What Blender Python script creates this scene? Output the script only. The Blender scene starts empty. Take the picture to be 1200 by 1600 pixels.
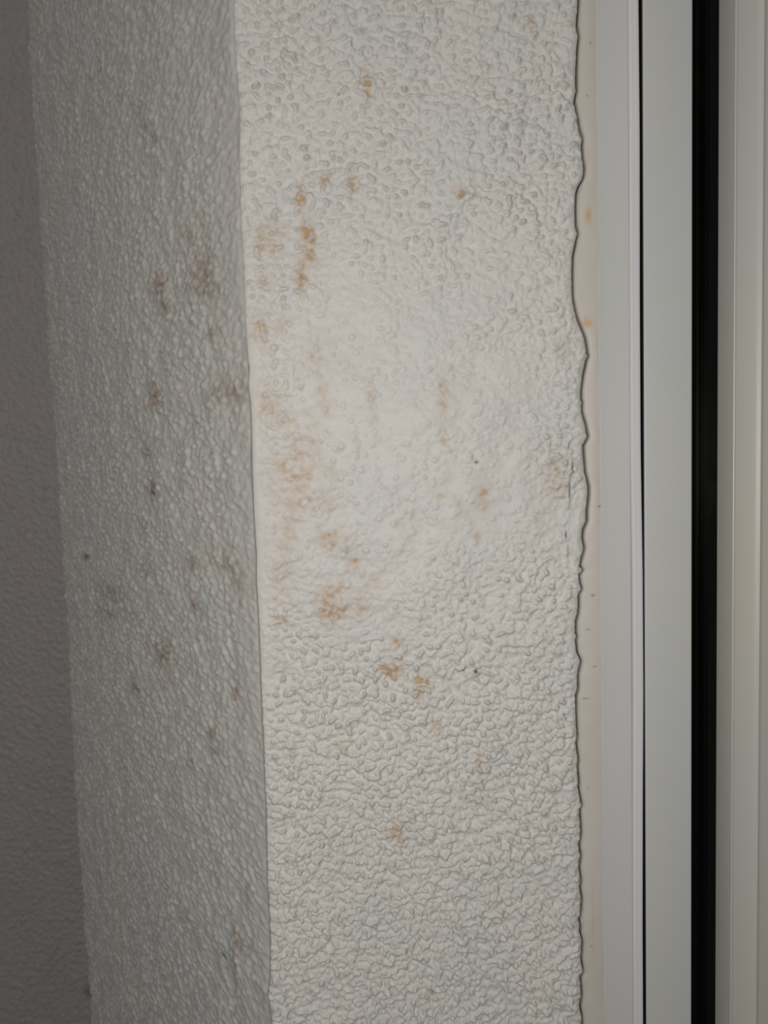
import bpy, math
import numpy as np
from mathutils import Matrix, Vector

SC = bpy.context.scene
COL = SC.collection

# ------------------------------------------------------------------ camera
F = 1156.0                                   # focal length in pixels of the 1200x1600 frame
D0 = 0.29                                    # camera to pier face, metres
UPC = Vector((-463.0, 15240.0, 1156.0)).normalized()      # world up seen by the camera (slight pitch and roll)
YC = Vector((0, 0, -1)); YC = (YC - UPC * YC.dot(UPC)).normalized()
XC = YC.cross(UPC)
RWC = Matrix((XC, YC, UPC))                  # camera to world
CAM = Vector((0.0, -D0, 0.0))
cam_data = bpy.data.cameras.new('camera')
cam_data.sensor_fit = 'VERTICAL'; cam_data.sensor_height = 36.0; cam_data.lens = 36.0 * F / 1600
cam_data.clip_start = 0.01
cam_data.dof.use_dof = True
cam_data.dof.focus_distance = 0.295
cam_data.dof.aperture_fstop = 15
cam = bpy.data.objects.new('camera', cam_data); COL.objects.link(cam)
cam.matrix_world = Matrix.Translation(CAM) @ RWC.to_4x4()
SC.camera = cam

# ------------------------------------------------------------------ world, lights, exposure
w = bpy.data.worlds.new('night_room'); SC.world = w; w.use_nodes = True
w.node_tree.nodes['Background'].inputs[0].default_value = (0.93, 0.97, 1.0, 1)
w.node_tree.nodes['Background'].inputs[1].default_value = 0.115

def area(name, loc, size, power, colour, target=(0, 0, 0)):
    l = bpy.data.lights.new(name, 'AREA'); l.shape = 'DISK'; l.size = size; l.energy = power; l.color = colour
    o = bpy.data.objects.new(name, l); COL.objects.link(o); o.location = loc
    o.rotation_euler = (Vector(target) - Vector(loc)).to_track_quat('-Z', 'Y').to_euler()
    return o
area('phone_torch', (-0.022, -0.305, 0.012), 0.012, 0.055, (1.0, 0.975, 0.95), (-0.022, 0, 0.0))
area('added_near_light', (-0.04, -0.40, -0.006), 0.03, 0.88, (1.0, 0.975, 0.95), (-0.02, 0, -0.01))  # added unseen light just behind the phone, evens the falloff
area('added_top_light', (-0.20, -0.95, 1.05), 0.22, 2.0, (1.0, 0.98, 0.955), (0, 0, 0))  # added unseen light from above, deepens shading under the lumps
SC.view_settings.view_transform = 'Standard'
SC.view_settings.look = 'None'
SC.view_settings.gamma = 1.0
SC.view_settings.use_curve_mapping = False
SC.view_settings.exposure = 0.04

# ------------------------------------------------------------------ pixel rays of the photograph -> places in the room
R3 = np.array(RWC)
C3 = np.array(CAM)
def ray(px, py):
    px = np.asarray(px, float); py = np.asarray(py, float)
    d = np.stack([(px - 600) / F, (800 - py) / F, -np.ones_like(px + py)], -1)
    return d @ R3.T
def on_plane(px, py, y):                     # hit of the plane Y = y
    d = ray(px, py); t = (y - C3[1]) / d[..., 1]
    return C3[0] + d[..., 0] * t, C3[2] + d[..., 2] * t
def X_at(px, y, py=800): return float(on_plane(px, py, y)[0])

def trace(pts, y):                           # traced edge -> X as a function of height on plane Y = y
    a = np.array(pts, float)
    x, z = on_plane(a[:, 1], a[:, 0], y)
    o = np.argsort(z)
    return z[o], x[o]
EDGE_R = [(-60,903),(0,905),(37,902),(56,905),(75,903),(112,901.5),(139,902),(156,898.5),(169,901),(184,904),(199,906),(216,911),(225,910),
 (244,911),(262,914),(277,912),(290,904),(300,901),(319,900),(337,900.5),(352,901),(364,904),(375,901),(400,896),(437,895.5),(464,896),
 (486,900),(501,904.5),(512,909),(527,915),(542,917.6),(551,918.4),(556,920.6),(562,917),(587,912),(610,909),(625,909.4),(629,911.5),(634,910),(644,910.5),(662,915.7),
 (683,919.8),(696,912),(719,914),(737,915),(760,920.6),(775,920.6),(797,918),(815,918),(828,912),(841,911),(858,914),(875,909),(886,907),
 (890,912),(894,911),(898,905.6),(912,907.5),(922,910.5),(929,905),(950,905.5),(961,904),(972,901),(992,901),(995,903),(1002,901),(1021,903),
 (1034,909),(1055,904),(1077,904.5),(1089,901),(1119,901.5),(1152,903),(1164,901.5),(1190,905),(1200,903.5),(1222,905.6),(1234,905),
 (1260,910),(1267,907),(1305,909),(1324,906),(1339,908.6),(1357,906),(1378,909),(1387,907),(1406,910),(1425,909),(1440,905.6),(1449,908),
 (1459,907),(1474,911),(1500,909),(1521,912),(1530,907.5),(1556,910),(1575,907),(1597,911),(1660,907)]
EDGE_L = [(-60,362),(0,365),(47,365.5),(94,368),(131,371),(172,374),(206,374),(244,373),(281,375),(356,376.5),(397,379),(437,381),(475,382.5),
 (512,384),(550,386.5),(585,389),(600,387.5),(625,391),(662,393),(737,394),(797,396.5),(864,400.5),(912,401),(969,404.5),(1025,406.5),
 (1081,408.5),(1119,410),(1156,412),(1200,413),(1256,416),(1312,417),(1369,418),(1406,420.5),(1462,423),(1519,423),(1548,420),(1556,418.5),(1566,421),(1600,425),(1660,428)]
EDGE_F = [(-60,37),(0,41),(56,43),(94,44),(124,46),(169,49.5),(225,52.5),(300,57),(397,63),(456,68),(512,74),(531,71.5),(569,74),(625,80),(700,86),
 (797,91.5),(912,99),(987,104),(1062,108),(1137,110.5),(1197,113.5),(1312,121),(1387,127),(1462,131),(1537,138),(1600,142),(1660,145)]

# ------------------------------------------------------------------ small helpers
def finish(o, parent=None, kind=None, label=None, cat=None, group=None):
    COL.objects.link(o)
    if parent is not None: o.parent = parent
    if kind: o['kind'] = kind
    if label: o['label'] = label
    if cat: o['category'] = cat
    if group: o['group'] = group
    return o

def grid_object(name, P, mat, attrs=None, flip=False, mat_index=None, mats=None):
    """P: (rows, cols, 3) array of points -> one smooth grid mesh"""
    r, c, _ = P.shape
    idx = np.arange(r * c).reshape(r, c)
    a, b, d, e = idx[:-1, :-1], idx[:-1, 1:], idx[1:, 1:], idx[1:, :-1]
    q = np.stack([a, b, d, e] if not flip else [a, e, d, b], -1).reshape(-1, 4)
    me = bpy.data.meshes.new(name)
    me.vertices.add(r * c); me.vertices.foreach_set('co', P.reshape(-1).astype(np.float32))
    n = len(q)
    me.loops.add(n * 4); me.loops.foreach_set('vertex_index', q.reshape(-1).astype(np.int32))
    me.polygons.add(n)
    me.polygons.foreach_set('loop_start', np.arange(0, n * 4, 4, dtype=np.int32))
    me.polygons.foreach_set('loop_total', np.full(n, 4, dtype=np.int32))
    me.polygons.foreach_set('use_smooth', np.ones(n, dtype=bool))
    for m in (mats or [mat]): me.materials.append(m)
    if mat_index is not None:
        mi = np.broadcast_to(mat_index[None, :], (r - 1, c - 1)).reshape(-1).astype(np.int32)
        me.polygons.foreach_set('material_index', mi)
    for k, v in (attrs or {}).items():
        at = me.attributes.new(k, 'FLOAT', 'POINT'); at.data.foreach_set('value', v.reshape(-1).astype(np.float32))
    me.update(calc_edges=True)
    return bpy.data.objects.new(name, me)

rng = np.random.default_rng(11)
def band(shape, cell, scale, seed, ax=1.0, az=1.0):
    """periodic smooth noise, zero mean, unit deviation; scale = feature size in metres"""
    r = np.random.default_rng(seed)
    n = r.standard_normal(shape)
    fz = np.fft.fftfreq(shape[0], cell)[:, None] * az; fx = np.fft.fftfreq(shape[1], cell)[None, :] * ax
    k = np.sqrt(fz * fz + fx * fx) * scale
    filt = np.exp(-((k - 0.5) / 0.30) ** 2) * (k > 0)
    o = np.real(np.fft.ifft2(np.fft.fft2(n) * filt)); return o / o.std()
def low(shape, cell, scale, seed):
    r = np.random.default_rng(seed); n = r.standard_normal(shape)
    fz = np.fft.fftfreq(shape[0], cell)[:, None]; fx = np.fft.fftfreq(shape[1], cell)[None, :]
    o = np.real(np.fft.ifft2(np.fft.fft2(n) * np.exp(-((fz * fz + fx * fx) * scale * scale) * 3)))
    return (o - o.mean()) / o.std()
def sstep(a, b, x):
    t = np.clip((x - a) / (b - a), 0, 1); return t * t * (3 - 2 * t)
def blur(a, cell, s):
    fz = np.fft.fftfreq(a.shape[0], cell)[:, None]; fx = np.fft.fftfreq(a.shape[1], cell)[None, :]
    return np.real(np.fft.ifft2(np.fft.fft2(a) * np.exp(-2 * (math.pi * s) ** 2 * (fz * fz + fx * fx))))
def sample(A, u, v):                         # periodic bilinear sampling, v rows, u columns
    h, wd = A.shape
    u0 = np.floor(u).astype(int); v0 = np.floor(v).astype(int); fu = u - u0; fv = v - v0
    u1 = (u0 + 1) % wd; v1 = (v0 + 1) % h; u0 = u0 % wd; v0 = v0 % h
    return (A[v0, u0] * (1 - fu) + A[v0, u1] * fu) * (1 - fv) + (A[v1, u0] * (1 - fu) + A[v1, u1] * fu) * fv

CELL = 0.00028
SH = (1728, 640)                             # rows (height), columns (width) of the relief field
shape_w, shape_h = SH[1] * CELL, SH[0] * CELL

def discs(count, rmin, rmax, seed, weight, dome=False, wide=1.0):
    """rounded droplets of render, densest where weight is high"""
    r = np.random.default_rng(seed); H = np.zeros(SH)
    n = 0
    while n < count:
        cx, cz = r.random() * SH[1], r.random() * SH[0]
        if r.random() > weight[int(cz), int(cx)]: continue
        n += 1
        rad = (rmin + (rmax - rmin) * r.random() ** 1.6) / CELL; asp = 0.75 + 0.6 * r.random(); an = r.random() * 3.14
        m = int(rad * 1.5 * wide) + 2
        xs = np.arange(int(cx) - m, int(cx) + m + 1); zs = np.arange(int(cz) - m, int(cz) + m + 1)
        dx = (xs[None, :] - cx) / wide; dz = zs[:, None] - cz
        a = (dx * math.cos(an) + dz * math.sin(an)) / asp; b = -dx * math.sin(an) + dz * math.cos(an)
        d = np.sqrt(a * a + b * b) / rad
        p = (np.clip(1.05 - d * d, 0, 1) ** .8 if dome else 1 - sstep(0.45, 1.08, d)) * (0.55 + 0.45 * r.random()) * min(1.0, rad * CELL / 0.0009)
        ix = np.ix_(zs % SH[0], xs % SH[1]); H[ix] = np.maximum(H[ix], p)
    return H

# ------------------------------------------------------------------ materials
def rgb(h): return tuple((c / 255 / 12.92 if c / 255 <= .04045 else ((c / 255 + .055) / 1.055) ** 2.4) for c in h) + (1,)
def material(name, colour, rough, spec=0.5):
    m = bpy.data.materials.new(name); m.use_nodes = True
    b = m.node_tree.nodes['Principled BSDF']
    b.inputs['Base Color'].default_value = colour; b.inputs['Roughness'].default_value = rough
    b.inputs['Specular IOR Level'].default_value = spec
    return m, m.node_tree, b
def mix(nt, fac, a, b):
    n = nt.nodes.new('ShaderNodeMix'); n.data_type = 'RGBA'
    for sock, v in ((n.inputs[0], fac), (n.inputs[6], a), (n.inputs[7], b)):
        if isinstance(v, bpy.types.NodeSocket): nt.links.new(v, sock)
        else: sock.default_value = v
    return n.outputs[2]
def noise(nt, scale, detail=3, stretch=(1, 1, 1), rough=0.5):
    g = nt.nodes.new('ShaderNodeTexCoord'); mp = nt.nodes.new('ShaderNodeMapping'); mp.inputs['Scale'].default_value = stretch
    n = nt.nodes.new('ShaderNodeTexNoise'); n.inputs['Scale'].default_value = scale; n.inputs['Detail'].default_value = detail
    n.inputs['Roughness'].default_value = rough
    nt.links.new(g.outputs['Object'], mp.inputs[0]); nt.links.new(mp.outputs[0], n.inputs['Vector'])
    return n.outputs[0]
def ramp(nt, sock, a, b):
    n = nt.nodes.new('ShaderNodeMapRange'); n.inputs[1].default_value = a; n.inputs[2].default_value = b
    n.interpolation_type = 'SMOOTHSTEP'
    nt.links.new(sock, n.inputs[0]); return n.outputs[0]
def bump(nt, bsdf, sock, strength, dist):
    n = nt.nodes.new('ShaderNodeBump'); n.inputs['Strength'].default_value = strength; n.inputs['Distance'].default_value = dist
    nt.links.new(sock, n.inputs['Height']); nt.links.new(n.outputs[0], bsdf.inputs['Normal'])
def attr(nt, name):
    n = nt.nodes.new('ShaderNodeAttribute'); n.attribute_name = name; return n.outputs['Fac']

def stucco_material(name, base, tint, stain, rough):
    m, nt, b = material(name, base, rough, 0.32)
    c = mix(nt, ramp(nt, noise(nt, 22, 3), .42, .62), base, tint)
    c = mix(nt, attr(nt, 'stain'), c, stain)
    c = mix(nt, attr(nt, 'grime_and_shade'), c, rgb((72, 64, 56)))  # dark specks and cracks, plus shade painted into the joint
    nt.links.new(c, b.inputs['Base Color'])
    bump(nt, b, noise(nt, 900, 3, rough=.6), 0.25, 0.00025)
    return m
M_FRONT = stucco_material('white_stucco_paint', rgb((204, 200, 193)), rgb((201, 198, 192)), rgb((180, 152, 120)), 0.5)
M_LEFT = stucco_material('white_stucco_paint_side', rgb((203, 198, 190)), rgb((199, 197, 190)), rgb((146, 120, 96)), 0.30)
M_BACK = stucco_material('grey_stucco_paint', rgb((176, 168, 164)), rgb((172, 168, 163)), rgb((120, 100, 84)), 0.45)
M_JOINT_SHADE, _, _ = material('joint_shade', rgb((58, 50, 44)), 0.9)  # dark tone for painted shade in the joint

# ------------------------------------------------------------------ relief fields (periodic)
zz = (np.arange(SH[0]) - SH[0] / 2) * CELL   # world height of each row
xx = (np.arange(SH[1]) - SH[1] / 2) * CELL
ZZ, XX = np.meshgrid(zz, xx, indexing='ij')
cx0, cz0 = X_at(600, 0), float(on_plane(600, 700, 0)[1])
calm = np.exp(-(((XX - (cx0 - .005)) / .062) ** 2 + ((ZZ - cz0 - .005) / .082) ** 2))
wz = sstep(cz0 - .03, cz0 - .12, ZZ)         # 1 towards the foot of the picture
zt = sstep(cz0 + .03, cz0 + .15, ZZ)
n1 = band(SH, CELL, .0024, 1, az=.82); n2 = band(SH, CELL, .0014, 2); n3 = band(SH, CELL, .0008, 3)
mid = low(SH, CELL, .010, 4)
nt_ = band(SH, CELL, .0030, 15, az=.62); n1 = n1 * np.sqrt(1 - zt) + nt_ * np.sqrt(zt)
warp = n1 + .55 * n2 + .25 * mid
crust = 1.25 * np.log1p(np.exp(2.4 * (warp - .2))) / 3.4 + .10 * np.clip(n2, -1, 1.5)
dense = np.clip(.52 + .42 * wz + .26 * zt - .52 * calm + .10 * low(SH, CELL, .02, 5), .05, 1.0)
grains = discs(17000, .00045, .0014, 8, np.ones(SH), dome=True)
dw = np.clip(.40 + .75 * calm, 0, 1)
drops = discs(3600, .0006, .0015, 6, dw)
pits = discs(500, .0005, .0011, 7, dw)
gw = np.clip((dense - .42 * zt) * sstep(-1.0, .9, mid + .6 * n1 + 1.1 * wz + .8 * zt), 0, 1)
H_FRONT = .00100 * crust * dense + .00105 * grains * gw + .00044 * drops * (1 - .6 * wz) * (1 - .6 * zt) - .00020 * pits * (1 - zt) + .00026 * mid + .00022 * band(SH, CELL, .0048, 9, az=.7) * (.3 + dense)
H_FRONT = blur(H_FRONT, CELL, .00016)
CREASE = np.clip((blur(H_FRONT, CELL, .0010) - H_FRONT) / .00014, 0, 1.5)
m1 = band(SH, CELL, .0028, 21, ax=1.5); m2 = band(SH, CELL, .0016, 22, ax=1.5)
sg = discs(8000, .0005, .0015, 24, np.ones(SH), dome=True, wide=2.0)
H_SIDE = .00030 * sstep(-.9, 1.6, m1 + .4 * m2) + .00005 * m2 + .00088 * sg + .00022 * low(SH, CELL, .012, 23)
H_SIDE = blur(H_SIDE, CELL, .00032)
CREASE_S = np.clip((blur(H_SIDE, CELL, .0012) - H_SIDE) / .00012, 0, 1.5)
SPECK = .7 * band(SH, CELL, .005, 31) + .9 * band(SH, CELL, .0020, 32)

STAIN_F = [(575,130,8,22,.6),(388,100,3,4,.7),(740,128,6,6,.3),(722,302,9,8,.7),(743,305,3,4,.6),(508,285,7,8,.7),(552,285,8,25,.4),
 (470,312,7,18,.9),(482,375,10,30,1),(470,430,8,22,1),(418,375,22,28,.5),(427,265,8,12,.3),(412,440,8,12,.4),(405,512,14,20,.6),
 (440,505,20,15,.2),(492,560,12,30,.4),(505,620,10,30,.5),(492,660,14,22,.4),(445,655,14,12,.55),(420,630,20,20,.35),(540,580,18,12,.25),
 (577,618,8,22,.5),(583,652,9,10,.4),(692,620,9,25,.65),(693,680,6,20,.4),(690,708,4,4,.5),(475,700,20,25,.5),(465,745,30,35,.75),
 (475,780,35,25,.65),(520,740,8,15,.45),(558,695,6,20,.35),(525,700,10,10,.35),(688,776,7,5,1),(712,782,12,10,.3),(756,775,14,20,.7),
 (745,838,6,9,.8),(620,820,8,6,.6),(645,805,4,4,.5),(515,840,16,16,.9),(545,850,10,14,.8),(555,880,9,10,.7),(575,908,16,10,.55),
 (520,945,22,28,.95),(565,945,13,18,.6),(500,930,10,8,.55),(450,850,16,50,.4),(440,900,12,40,.35),(440,972,12,8,.5),(488,995,5,5,.3),
 (620,1005,8,10,.55),(612,1045,15,12,.95),(660,1065,14,12,.7),(655,1080,12,12,.4),(683,1140,8,12,.5),(440,1045,10,12,.25),(455,1170,10,12,.3),
 (535,1170,10,10,.3),(625,1300,15,20,.35),(748,1190,6,15,.35),(750,1220,6,20,.3),(675,1548,5,6,.7),(870,740,20,30,.35),(865,770,20,10,.35),
 (870,1020,6,8,.5),(830,40,8,8,.4),(870,470,8,12,.3),(880,545,15,20,.25)]
STAIN_S = [(300,370,14,20,.5),(318,430,16,40,.7),(335,455,10,15,.75),(332,520,8,12,.6),(252,450,10,25,.65),(258,480,7,12,.8),(352,612,22,22,.55),
 (375,620,10,10,.55),(243,620,9,20,.75),(239,765,7,12,1),(228,705,8,12,.5),(225,820,6,8,.5),(300,880,9,10,.7),(225,890,8,10,.5),(135,871,5,5,.9),
 (172,925,16,14,.6),(170,958,14,12,.55),(355,880,16,20,.45),(370,910,12,25,.5),(303,945,8,14,.6),(255,1020,12,18,.75),(265,1065,5,8,.5),
 (214,1075,7,7,.8),(372,1080,7,20,.5),(333,1145,8,9,.8),(329,1170,6,6,.6),(302,1192,4,5,.6),(378,1472,10,12,.8),(373,1510,4,40,.6),
 (139,1548,6,8,.9),(391,1395,4,12,.5),(310,440,22,50,.25),(200,150,6,16,.35),(215,175,6,14,.4),(230,195,6,14,.4),(242,215,5,14,.5)]
GRIME_F = [(743,1048,3,3,1),(724,1047,2.2,2.2,.8),(893,728,1.2,10,.9),(890,770,1.2,16,.9),(884,836,1.4,6,.9),(887,862,1.2,10,.6),
 (880,1115,2.5,1.5,.8),(744,722,3,2,.9),(738,714,1.5,5,.5),(765,1350,1.5,1.5,.8),(732,1213,1.5,1.5,.8),(529,148,1.8,1.8,.7),(386,595,1.4,14,.9),(388,575,1.6,6,.8)]
GRIME_S = [(358,1493,3.2,3.2,.8),(239,768,3,4,.4),(330,708,2.5,2.5,.45),(308,660,2.5,3,.45),(157,109,2.5,2.5,.5),(290,560,5,5,.25),(136,869,3,3,.5)]

def paint(X, Z, y_of, spots, pxof):
    S = np.zeros_like(X)
    for (px, py, rx, ry, s) in spots:
        x, z, kx, kz = pxof(px, py)
        dx = (X - x) / (rx * kx); dz = (Z - z) / (ry * kz)
        S = np.maximum(S, s * np.exp(-(dx * dx + dz * dz) * .8))
    return S
def px_front(px, py):
    x, z = on_plane(px, py, 0.0); k = D0 / F
    return float(x), float(z), k, k

# heights: fine rows where the photograph looks, coarser beyond, up to a real wall's reach
def heights(fine, z0, z1, ext0, ext1):
    a = list(np.arange(z0, z1, fine)); s = fine; z = z1
    up = []; mid_step = fine * 2.2; zb = z0 - mid_step
    while z < z1 + .08: up.append(z); z += mid_step
    while z < ext1: up.append(z); s *= 1.12; z += min(s, .03)
    up.append(ext1); s = fine; z = zb; dn = []
    while z > z0 - .08: dn.append(z); z -= mid_step
    while z > ext0: dn.append(z); s *= 1.12; z -= min(s, .03)
    dn.append(ext0)
    return np.array(dn[::-1] + a + up)

# ------------------------------------------------------------------ the pier: front face, then its splayed side
zR, xR = trace(EDGE_R, -.0002); zL, xL = trace(EDGE_L, 0.0006)
Z0 = heights(CELL, -.235, .225, -1.1, 1.3)
XR = np.interp(Z0, zR, xR, period=None); XL = np.interp(Z0, zL, xL)
NC = 415
t = np.linspace(0, 1, NC)
X = XL[:, None] + (XR - XL)[:, None] * t[None, :]; Z = np.repeat(Z0[:, None], NC, 1)
h = sample(H_FRONT, X / CELL + SH[1] / 2, Z / CELL + SH[0] / 2)
dl = X - XL[:, None]; dr = XR[:, None] - X
smooth_edge = sstep(.07, .045, Z) * sstep(-.14, -.07, Z)
fade = (.22 + .78 * sstep(.0005, .009, dl)) * smooth_edge + (.45 + .55 * sstep(0, .0045, dl)) * (1 - smooth_edge); fade *= .35 + .65 * sstep(0, .006, dr)
h = h * fade
RC = .0022
roundL = RC * (1 - np.sqrt(np.clip(1 - (1 - np.clip(dl / RC, 0, 1)) ** 2, 0, 1))) * .45
RR = .0030
roundR = RR * (1 - np.sqrt(np.clip(1 - (1 - np.clip(dr / RR, 0, 1)) ** 2, 0, 1))) * .75
Y = -h + roundL + roundR
S = paint(X, Z, None, STAIN_F, px_front)
nz = sample(SPECK, X / CELL + SH[1] / 2, Z / CELL + SH[0] / 2)
cr = sample(CREASE, X / CELL + SH[1] / 2, Z / CELL + SH[0] / 2)
stain = np.clip(S * 1.5 * (.80 + .24 * nz) - .03, 0, 1) * (.40 + .75 * np.clip(cr, 0, 1.3))
# faint warm wash along the left margin
stain += .10 * np.exp(-((dl - .004) / .009) ** 2) * np.exp(-((Z - cz0 + .02) / .07) ** 2)
G = paint(X, Z, None, GRIME_F, px_front)
P = np.stack([X, Y, Z], -1)
# return of the render at its right edge, running back behind the joint, darkened all over
k = 6; back = np.linspace(0, 1, k + 1)[1:]
Pr = np.repeat(P[:, -1:, :], k, 1).copy()
Pr[:, :, 1] += back[None, :] * .010; Pr[:, :, 0] -= back[None, :] * .0012
Pf = np.concatenate([P, Pr], 1)
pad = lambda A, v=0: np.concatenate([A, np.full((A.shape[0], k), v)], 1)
front = grid_object('wall_front', Pf, M_FRONT, {'stain': np.clip(pad(stain), 0, 1), 'grime_and_shade': np.clip(pad(G, .6), 0, 1)})
finish(front, kind='structure', label='lumpy off-white rendered pier face with rusty brown stains, beside the window frame', cat='wall')

# splayed side: falls back from the pier's left edge
TH = math.radians(51)
cs, sn = math.cos(TH), math.sin(TH)
x_edge_mid = float(np.interp(0, zL, xL)); y_e = RC * .45
def side_hit(px, py):                        # distance s along the splay and height z
    d = ray(px, py); xe = x_edge_mid
    # plane through (xe, y_e) with direction (-cs, sn)
    n = np.array([sn, cs, 0.0])
    t_ = ((np.array([xe, y_e, 0]) - C3) @ n) / (d @ n)
    p = C3 + d * t_[..., None]
    return (xe - p[..., 0]) / cs, p[..., 2]
aF = np.array(EDGE_F, float); sF, zF = side_hit(aF[:, 1], aF[:, 0]); o = np.argsort(zF); sF, zF = sF[o], zF[o]
Z1 = heights(.00060, -.38, .33, -1.1, 1.3)
SFz = np.interp(Z1, zF, sF); XL1 = np.interp(Z1, zL, xL)
NS = 280
t = np.linspace(0, 1, NS)[None, :]
s0 = (x_edge_mid - XL1)[:, None] / cs * 0    # starts on the traced corner line
s = t * SFz[:, None]
base_x = XL1[:, None] * (1 - t) + x_edge_mid * t
Zs = np.repeat(Z1[:, None], NS, 1)
hs = sample(H_SIDE, s / CELL, Zs / CELL) * (1.15 - .45 * sstep(.03, 0, s)) * sstep(0, .0025, s)
hs *= 1.0
endr = np.clip(1 - (SFz[:, None] - s) / .006, 0, 1)
hs = hs - .006 * (1 - np.sqrt(1 - endr ** 2)) * .5
Xs = base_x - cs * s - sn * hs * 1.0
Ys = y_e + sn * s - cs * hs * 1.0
def px_side(px, py):
    s_, z_ = side_hit(np.array(float(px)), np.array(float(py))); s2, _ = side_hit(np.array(px + 1.0), np.array(float(py))); _, z2 = side_hit(np.array(float(px)), np.array(py + 1.0))
    return float(s_), float(z_), abs(float(s2 - s_)), abs(float(z2 - z_))
Ss = paint(s, Zs, None, STAIN_S, px_side); Gs = paint(s, Zs, None, GRIME_S, px_side)
nzs = sample(SPECK, s / CELL, Zs / CELL); crs = sample(CREASE_S, s / CELL, Zs / CELL)
stain_s = np.clip(Ss * 1.2 - .1 + .14 * nzs * (Ss > .04), 0, 1) * (.55 + .45 * np.clip(crs, 0, 1))
corner_line = .75 * np.exp(-(s / .0007) ** 2) * np.clip(sstep(.06, 0, Zs) * .8 + .15, 0, 1)  # thin dark line down the corner, weaker in the upper part
Ps = np.stack([Xs, Ys, Zs], -1)
kb = 5; bk = np.linspace(0, 1, kb + 1)[1:]
Pb = np.repeat(Ps[:, -1:, :], kb, 1).copy(); Pb[:, :, 1] += bk[None, :] * .26; Pb[:, :, 0] += bk[None, :] * .02
padb = lambda A: np.concatenate([A, np.zeros((A.shape[0], kb))], 1)
side = grid_object('wall_left', np.concatenate([Ps, Pb], 1), M_LEFT, {'stain': padb(stain_s), 'grime_and_shade': np.clip(padb(Gs + corner_line), 0, 1)}, flip=True)
finish(side, kind='structure', label='grey shaded side of the pier, splaying away to the left, brown spots', cat='wall')

# wall further back on the left
YB = .40
Z2 = heights(.0013, -.60, .50, -1.1, 1.3)
xb0 = X_at(170, YB); xs_f = np.arange(xb0, X_at(-25, YB), -.0010)
ext = [xs_f[-1]]; st = .001
while ext[-1] > -1.5: st = min(st * 1.15, .04); ext.append(ext[-1] - st)
xb = np.concatenate([xs_f, ext[1:]])
Xb, Zb = np.meshgrid(xb, Z2)
u = Xb / CELL * .62; v = Zb / CELL * .62
hb = sample(grains, u, v) * .0022 + sample(crust, u, v) * .0006
stb = paint(Xb, Zb, None, [(139,1548,7,9,.7)], lambda px, py: (float(on_plane(px, py, YB)[0]), float(on_plane(px, py, YB)[1]), (YB + D0) / F, (YB + D0) / F))
back_wall = grid_object('wall_back', np.stack([Xb, YB - hb, Zb], -1), M_BACK, {'stain': stb, 'grime_and_shade': stb * 0}, flip=True)
finish(back_wall, kind='structure', label='dark blurred stucco wall set back at the far left edge', cat='wall')

# ------------------------------------------------------------------ the window
def coat(name, base, tint, rough, spec=.5, dirt=.0):
    m, nt, b = material(name, base, rough, spec)
    c = mix(nt, ramp(nt, noise(nt, 14, 2, (1, 1, .35)), .4, .65), base, tint)
    if dirt:
        c = mix(nt, ramp(nt, noise(nt, 420, 2, (1, 1, .6)), .735, .77), c, rgb((120, 110, 98)))
    nt.links.new(c, b.inputs['Base Color'])
    bump(nt, b, noise(nt, 1500, 2), .04, .0001)
    return m
M_FRAME = coat('white_coated_aluminium', rgb((198, 197, 193)), rgb((193, 193, 189)), .38)
M_SASH = coat('white_coated_sash', rgb((194, 193, 187)), rgb((191, 191, 187)), .40)
M_LEAF = coat('cream_coated_leaf', rgb((192, 188, 176)), rgb((189, 187, 179)), .43)
M_SEAL = stucco_material('painted_sealant', rgb((196, 190, 178)), rgb((198, 192, 184)), rgb((196, 150, 98)), .5)
M_BEAD = coat('white_bead', rgb((214, 213, 213)), rgb((210, 208, 209)), .3)
M_RUBBER_SHADE, _, _ = material('black_rubber_and_shade', (.008, .008, .008, 1), .55, .3)  # seals, and the lip that stands in for gap shade
M_DARK, ntd, bd = material('unlit_room_black', (.007, .0075, .006, 1), .9, .1)  # near-black colour stands in for the darkness of an unlit room
M_GLASS = bpy.data.materials.new('window_glass'); M_GLASS.use_nodes = True
nt = M_GLASS.node_tree; nt.nodes.clear()
out = nt.nodes.new('ShaderNodeOutputMaterial'); mx = nt.nodes.new('ShaderNodeMixShader')
tr = nt.nodes.new('ShaderNodeBsdfTransparent'); tr.inputs[0].default_value = (.55, .57, .55, 1)
gl = nt.nodes.new('ShaderNodeBsdfGlossy'); gl.inputs['Roughness'].default_value = .02
fr = nt.nodes.new('ShaderNodeFresnel'); fr.inputs[0].default_value = 1.28
nt.links.new(fr.outputs[0], mx.inputs[0]); nt.links.new(tr.outputs[0], mx.inputs[1]); nt.links.new(gl.outputs[0], mx.inputs[2])
nt.links.new(mx.outputs[0], out.inputs[0])

win = bpy.data.objects.new('window_1', None); win.location = (X_at(1000, .005), .005, -1.1)
finish(win, kind='structure', label='white coated metal window frame and sashes at the right, narrow black gap between', cat='window')
bpy.context.view_layer.update()
def into_window(o):
    COL.objects.link(o); o.parent = win; o.matrix_parent_inverse = win.matrix_world.inverted()
    return o

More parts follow.
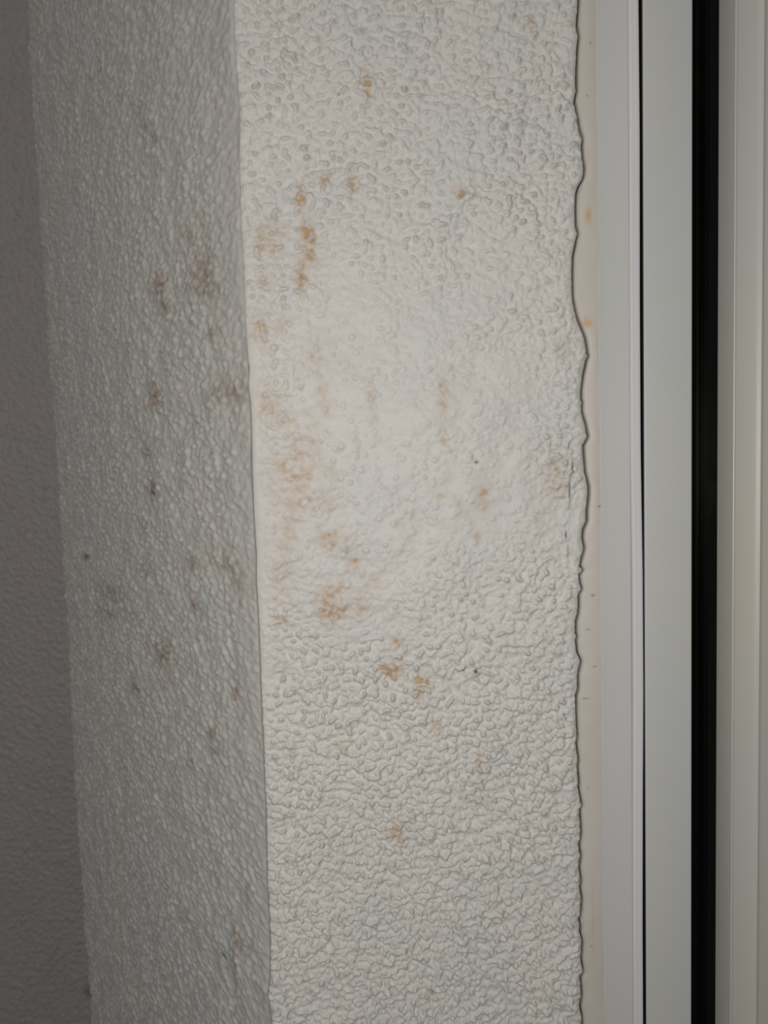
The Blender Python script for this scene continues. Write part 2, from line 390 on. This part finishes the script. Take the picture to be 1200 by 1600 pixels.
ZW = heights(.002, -.235, .225, -1.1, 1.3)
def profile(name, pts, mat, wob=None, closed=True):
    """vertical extrusion of a cross-section given as (x, y); wob(Z) shifts x with height"""
    pts = np.array(pts, float)
    if closed: pts = np.concatenate([pts, pts[:1]])
    P = np.zeros((len(ZW), len(pts), 3)); P[:, :, 0] = pts[None, :, 0]; P[:, :, 1] = pts[None, :, 1]; P[:, :, 2] = ZW[:, None]
    if wob is not None: P[:, :, 0] += wob(ZW)[:, None]
    o = grid_object(name, P, mat, flip=False)
    me = o.data
    me.polygons.foreach_set('use_smooth', np.ones(len(me.polygons), dtype=bool))
    if hasattr(me, 'set_sharp_from_angle'): me.set_sharp_from_angle(angle=math.radians(38))
    return into_window(o)
def rounded(x0, x1, yf, yb, rl, rr, n=5):
    """box section, front at yf with rounded front corners, back at yb"""
    p = [(x0, yb)]
    for i in range(n + 1):
        a = math.pi / 2 * i / n; p.append((x0 + rl - rl * math.cos(a), yf + rl - rl * math.sin(a)))
    for i in range(n + 1):
        a = math.pi / 2 * i / n; p.append((x1 - rr + rr * math.sin(a), yf + rr - rr * math.cos(a)))
    p.append((x1, yb)); return p

YF = .0040                                   # front of the outer frame
# sealant between render and frame: its left edge follows the render, with the shade of the open joint painted dark
YS = .0042
e = np.array(EDGE_R, float)
xj, zj = on_plane(e[:, 1] + 1.5, e[:, 0], YS); o_ = np.argsort(zj)
XJ = np.interp(Z0, zj[o_], xj[o_])
XJ = np.convolve(np.pad(XJ, 3, mode='edge'), np.ones(7) / 7, 'valid')
xe = X_at(939, YS)
NJ = 26; tj = np.linspace(0, 1, NJ)[None, :]
Xj = XJ[:, None] + (xe - XJ)[:, None] * tj; Zj = np.repeat(Z0[:, None], NJ, 1)
prof = YS - .0004 * np.sin(np.pi * tj) + .0006 * (1 - sstep(0, .12, tj))
Yj = prof + .00006 * sample(low(SH, CELL, .006, 51), Xj / CELL, Zj / CELL)
Pj = np.stack([Xj, Yj, Zj], -1)
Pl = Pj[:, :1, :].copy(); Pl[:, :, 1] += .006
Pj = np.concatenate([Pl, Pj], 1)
def px_seal(px, py):
    x, z = on_plane(px, py, YS); k_ = (D0 + YS) / F; return float(x), float(z), k_, k_
Xq, Zq = Pj[:, :, 0], Pj[:, :, 2]
sj = paint(Xq, Zq, None, [(919,337,4,9,.8),(917,505,7,6,.7),(915,498,3,5,.5),(919,245,3,10,.25),(926,1440,3,60,.25)], px_seal)
gj = paint(Xq, Zq, None, [(926,930,2.5,1.5,.7),(918,983,3,1,.6),(929,1041,3,1,.5),(914,1091,5,1.2,.5),(937,791,3,1.2,.7),(922,68,1.5,2,.5),(917,150,1.5,1.5,.4),(924,1478,1.5,1.5,.5),(919,1230,1.5,2,.4)], px_seal)
gj[:, :1] = 1.0; gj[:, 1] = np.maximum(gj[:, 1], .35)  # left face painted dark to stand for shade in the joint
into_window(grid_object('sealant_strip', Pj, M_SEAL, {'stain': sj, 'grime_and_shade': gj}))

# outer frame: flat face with a shallow hollow, ending in a groove
xa, xb_ = X_at(937.5, YF), X_at(984.5, YF)
pts = [(xa - .0012, .016), (xa - .0012, YF + .0016), (xa - .0004, YF + .0006), (xa + .0006, YF)]
for q in np.linspace(.08, .92, 8): pts.append((xa + (xb_ - xa) * q, YF + .00025 * math.sin(math.pi * q)))
pts += [(xb_, YF), (xb_ + .0004, YF + .0003), (xb_ + .0005, YF + .003), (xb_ + .0005, .016)]
profile('outer_frame', pts, M_FRAME)
# bead: soft strip beside the frame, wandering a little so that thin joints open and close
wz_pts = np.array([(-1.1, 0), (-.3, .0001), (-.2, .0000), (-.145, .0003), (-.10, .0007), (-.05, .0006), (0, .0000), (.06, -.0001), (.12, .0001), (.2, -.0003), (.3, -.0002), (1.3, 0)])
wob = lambda z: np.interp(z, wz_pts[:, 0], wz_pts[:, 1])
YBd = YF + .0002
xg0, xg1 = X_at(985.6, YBd), X_at(1002.6, YBd)
pts = [(xg0, .016), (xg0, YBd + .0010), (xg0 + .0003, YBd + .0006), (xg0 + .0014, YBd + .0006), (xg0 + .0017, YBd + .0001)]
pts += [(xg0 + .0022, YBd - .0004), (xg1 - .0010, YBd - .0005), (xg1 - .0004, YBd - .0002), (xg1 - .0001, YBd + .0004), (xg1, YBd + .003), (xg1, .016)]
profile('glazing_bead', pts, M_BEAD, wob)
# sash beside the gap
xs0, xs1 = X_at(1007.4, YF), X_at(1082, YF)
profile('sash_stile', rounded(xs0, xs1, YF, .026, .0005, .0009), M_SASH)
profile('gap_shade_lip', rounded(xs0 - .0004, xs0 + .0006, YF + .0007, .024, .0001, .0001), M_RUBBER_SHADE)  # black lip over the pale sash side, stands in for gap shade
profile('rubber_seal', rounded(xg0 + .0004, xs0 + .0006, .0110, .024, .0001, .0001), M_RUBBER_SHADE)
# right-hand leaf: side return, crisp edge, broad rounded front
YL = .0040
xl0 = X_at(1144.5, YL)
xbk = X_at(1121, .0125)
pts = [(xbk, .0127), (xbk, .0125), (xl0 - .0001, YL + .0006), (xl0 + .0001, YL - .0001), (xl0 + .0005, YL - .0003), (xl0 + .0009, YL)]
xh = X_at(1183, YL)
for q in np.linspace(.1, .9, 6): pts.append((xl0 + .0007 + (xh - xl0 - .0007) * q, YL + .0004 * math.sin(math.pi * q)))
pts += [(xh, YL - .0001), (xh + .0005, YL - .0006), (xh + .0010, YL - .0007), (xh + .0016, YL - .0001), (xh + .0030, YL + .0006), (xh + .014, YL + .0010), (xh + .060, YL + .0010), (xh + .061, YL + .002), (xh + .061, .0127)]
profile('leaf_stile', pts, M_LEAF)
profile('leaf_rebate', [(xbk + .0003, .0126), (xbk + .0003, .030), (xh + .061, .030), (xh + .061, .0126)], M_RUBBER_SHADE)
# glass seen between sash and leaf, dark room behind it
profile('glass_pane', [(xs1 - .004, .0215), (xl0 + .006, .0215), (xl0 + .006, .0255), (xs1 - .004, .0255)], M_GLASS)
profile('glass_pane', [(xh + .058, .018), (1.3, .018), (1.3, .022), (xh + .058, .022)], M_GLASS)

def box(name, x0, x1, y0, y1, z0, z1, mat, kind='structure', label=None, cat=None):
    v = [(x, y, z) for x in (x0, x1) for y in (y0, y1) for z in (z0, z1)]
    f = [(0, 1, 3, 2), (4, 6, 7, 5), (0, 4, 5, 1), (2, 3, 7, 6), (0, 2, 6, 4), (1, 5, 7, 3)]
    me = bpy.data.meshes.new(name); me.from_pydata(v, [], f); me.materials.append(mat)
    return finish(bpy.data.objects.new(name, me), kind=kind, label=label, cat=cat)
x_in0, x_in1 = -.10, 2.4
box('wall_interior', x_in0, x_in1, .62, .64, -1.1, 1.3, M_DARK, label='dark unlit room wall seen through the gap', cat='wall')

for o in win.children:
    lab = {'gap_shade_lip': 'black lip standing in for shade in the thin joint', 'rubber_seal': 'black seal deep in the thin joint', 'leaf_stile': 'cream upright with two raised ridges',
           'leaf_rebate': 'black rubber behind the cream upright', 'glass_pane': 'dark window glass', 'glazing_bead': 'narrow pale raised bead',
           'sealant_strip': 'beige painted sealant with rusty spots'}.get(o.name.split('.')[0])
    if lab: o['label'] = lab
